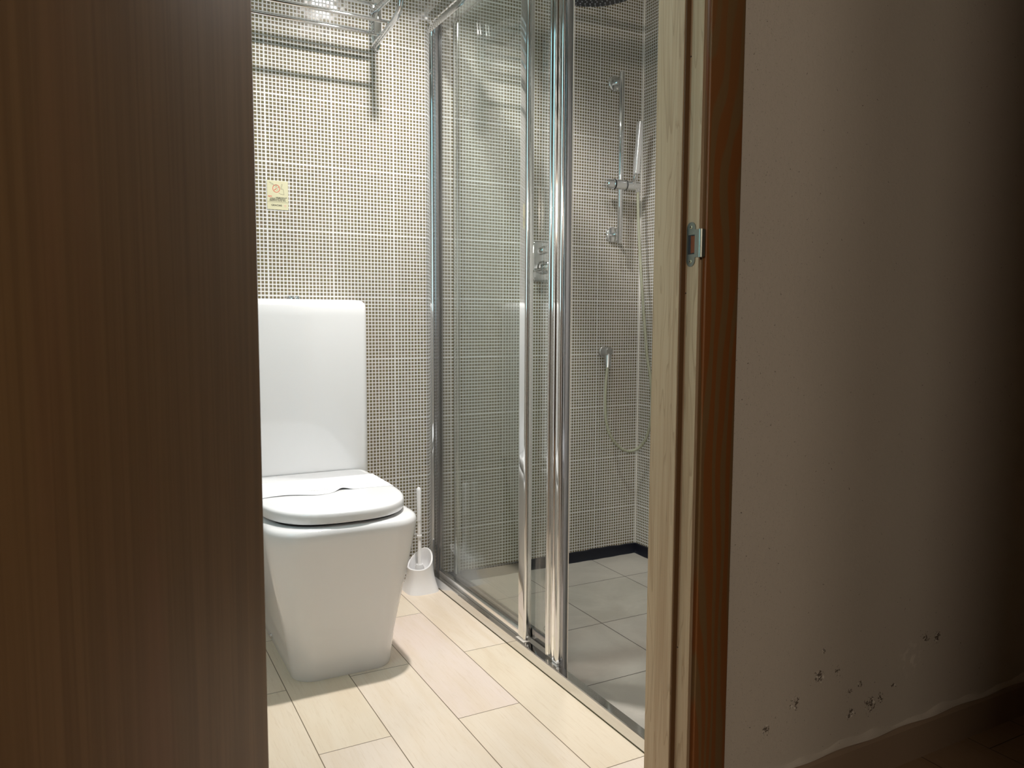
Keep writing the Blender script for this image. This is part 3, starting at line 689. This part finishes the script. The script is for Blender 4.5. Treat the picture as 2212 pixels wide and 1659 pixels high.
# ================================================================== SHOWER FITTINGS
sh = thing('overhead_shower', 'large round dark faced rain shower head above the shower floor', 'shower head', (.98, -.29, 1.95))
hc = Vector((.978, -.287, 1.95))
bm = bmesh.new(); tube(bm, [hc, hc + Vector((0, 0, .003)), hc + Vector((0, 0, .012)), hc + Vector((0, 0, .016))], [.156, .160, .158, .10], 56); link('plate', bm, MAT['chrome'], sh, True)
link('spray_face', disc(bmesh.new(), hc + Vector((0, 0, .0015)), (0, 0, -1), .1555, .003, 56), MAT['face'], sh, True)
bm = bmesh.new()
for rg in range(1, 10):
    nn_ = rg * 6
    for i in range(nn_):
        a = 2 * PI * i / nn_ + rg * .3; x, y = hc.x + rg * .0162 * math.cos(a), hc.y + rg * .0162 * math.sin(a)
        tube(bm, [(x, y, hc.z - .001), (x, y, hc.z - .0042)], [.0030, .0018], 7)
nz = link('nozzles', bm, MAT['nozzle'], sh); nz['kind'] = 'stuff'
bm = bmesh.new(); tube(bm, smooth_path([(hc.x, -.004, 2.04), (hc.x, -.10, 2.04), (hc.x, -.25, 2.04), (hc.x, -.283, 2.030), (hc.x, -.287, 2.0), (hc.x, -.287, 1.962)], 5), .011, 16); link('arm', bm, MAT['chrome'], sh, True)
link('rosette', disc(bmesh.new(), (hc.x, 0, 2.04), (0, -1, 0), .03, .008, 28, .003), MAT['chrome'], sh, True)

mx = thing('shower_mixer', 'chrome concealed shower mixer plate with round knobs behind the glass', 'mixer tap', (.957, 0, 1.10))
bm = bmesh.new(); n = 10
def rr_plate(y, i_): return [(x, y, z) for x, z, _ in [(q[0], q[1], 0) for q in rrect(.916 + i_, 1.000 - i_, 1.0265 + i_, 1.169 - i_, .014, .014, 0)]]
loft(bm, [rr_plate(-.0005, 0), rr_plate(-.005, 0), rr_plate(-.0075, .002), rr_plate(-.008, .004)]); link('plate', bm, MAT['chrome'], mx, True)
bm = bmesh.new(); tube(bm, [(.958, -.007, 1.076), (.958, -.020, 1.076), (.958, -.022, 1.076), (.958, -.045, 1.076), (.958, -.060, 1.076), (.958, -.062, 1.076)], [.024, .024, .019, .019, .0185, .016], 32); kb = link('knob', bm, MAT['chrome'], mx, True)
bm = bmesh.new(); tube(bm, [(.945, -.035, 1.070), (.925, -.037, 1.066), (.905, -.038, 1.062)], [.006, .0055, .005], 12); link('knob_pin', bm, MAT['chrome'], kb, True)
bm = bmesh.new(); tube(bm, [(.957, -.007, 1.137), (.957, -.022, 1.137), (.957, -.030, 1.137), (.957, -.031, 1.137)], [.0145, .0145, .013, .011], 24); link('diverter', bm, MAT['chrome'], mx, True)

rb = thing('shower_rail', 'vertical chrome riser bar with two round wall mounts in the shower', 'shower rail', (1.2605, -.048, 1.48))
BX, BY = 1.2605, -.050
link('bar', tube(bmesh.new(), [(BX, BY, 1.172), (BX, BY, 1.174), (BX, BY, 1.790), (BX, BY, 1.792)], [.0080, .0092, .0092, .008], 20), MAT['chrome'], rb, True)
for z in (1.7615, 1.2085):
    wm = link('wall_mount', disc(bmesh.new(), (BX, 0, z), (0, -1, 0), .0285, .012, 32, .004), MAT['chrome'], rb, True)
    link('mount_post', tube(bmesh.new(), [(BX, -.012, z), (BX, BY, z)], .0085, 16), MAT['chrome'], wm, True)
bm = bmesh.new(); tube(bm, [(1.194, -.056, 1.386), (1.196, -.056, 1.386), (1.222, -.056, 1.386), (1.2225, -.056, 1.386), (1.2320, -.056, 1.386), (1.2325, -.056, 1.386), (1.274, -.056, 1.386), (1.2745, -.056, 1.386), (1.281, -.056, 1.386), (1.282, -.056, 1.386), (1.339, -.056, 1.386), (1.341, -.056, 1.386)], [.0145, .0168, .0168, .0190, .0190, .0175, .0175, .0190, .0190, .0168, .0168, .0145], 28)
sl = link('slider', bm, MAT['chrome'], rb, True)
for xa, xb_ in ((1.2240, 1.2300), (1.2760, 1.2800)): link('slider_ring', tube(bmesh.new(), [(xa, -.056, 1.386), (xb_, -.056, 1.386)], .0193, 28), MAT['black'], sl, True)

hsh = thing('hand_shower', 'flat rectangular bright hand shower upright in the rail slider', 'hand shower', (1.31, -.09, 1.45))
bm = bmesh.new(); A, Bt = Vector((1.3035, -.088, 1.4235)), Vector((1.3150, -.094, 1.6130)); rings = []
for t in (0, .01, .03, .3, .6, .95, .99, 1.0):
    c = A.lerp(Bt, t); hw = .0095 * (.8 if t in (0, 1.0) else .94 if t in (.01, .99) else 1); hd = .0105 * (.8 if t in (0, 1.0) else .95 if t in (.01, .99) else 1)
    rings.append([(c.x + a, c.y + b, c.z) for a, b, _ in rrect(-hw, hw, -hd, hd, .004, .004, 0, 4)])
loft(bm, rings); k_ = NT('wavy_chrome'); k_.set((.90, .91, .93), 0.16, .85); k_.bump(k_.noise(k_.pos(), 130.0, 3.0, .6, 1.0), .6, .002)
link('head', bm, k_.m, hsh, True)
bm = bmesh.new(); tube(bm, [(1.3050, -.087, 1.4255), (1.3060, -.078, 1.408), (1.3090, -.066, 1.400), (1.3290, -.062, 1.365)], [.0085, .0085, .0080, .0070], 16); link('neck', bm, MAT['chrome'], hsh, True)

ho = thing('shower_hose', 'greenish grey shower hose looping down the shower corner', 'hose', (1.30, -.08, .9))
HP = [(1.3327, -.062, 1.3816), (1.3309, -.068, 1.3043), (1.3308, -.075, 1.2184), (1.3319, -.085, 1.1153), (1.3288, -.100, 1.029), (1.3282, -.115, .926), (1.3272, -.130, .8405), (1.3300, -.140, .755), (1.3420, -.150, .66), (1.3520, -.145, .54), (1.3540, -.118, .455), (1.3440, -.088, .408), (1.3120, -.070, .3905), (1.2730, -.062, .4040), (1.2320, -.058, .4480), (1.2110, -.056, .5020), (1.2050, -.054, .5640), (1.2090, -.050, .6500), (1.2190, -.046, .7180)]
link('tubing', tube(bmesh.new(), smooth_path(HP, 8), .0057, 14), MAT['hose'], ho, True)
link('upper_nut', tube(bmesh.new(), [(1.3320, -.062, 1.395), (1.3325, -.063, 1.365)], [.0080, .0070], 14), MAT['chrome'], ho, True)
el = thing('hose_outlet', 'chrome round wall outlet elbow feeding the shower hose', 'shower outlet', (1.22, 0, .775))
link('rosette', disc(bmesh.new(), (1.2270, 0, .7700), (0, -1, 0), .0200, .010, 28, .003), MAT['satin'], el, True)
bm = bmesh.new(); tube(bm, [(1.2285, -.008, .7700), (1.2285, -.040, .7700), (1.2285, -.044, .7700)], [.0180, .0180, .0150], 28); link('body', bm, MAT['satin'], el, True)
bm = bmesh.new(); tube(bm, [(1.2280, -.034, .760), (1.2250, -.038, .740), (1.2225, -.042, .724), (1.2195, -.045, .710)], [.0120, .0120, .0105, .0085], 18); link('spout_nut', bm, MAT['satin'], el, True)
dr = thing('floor_drain', 'small round chrome drain in the grey shower floor', 'drain', (.74, -.45, -.03))
link('grate', disc(bmesh.new(), (.705, -.52, -.030), (0, 0, 1), .030, .004, 28, .001), MAT['chrome'], dr, True)
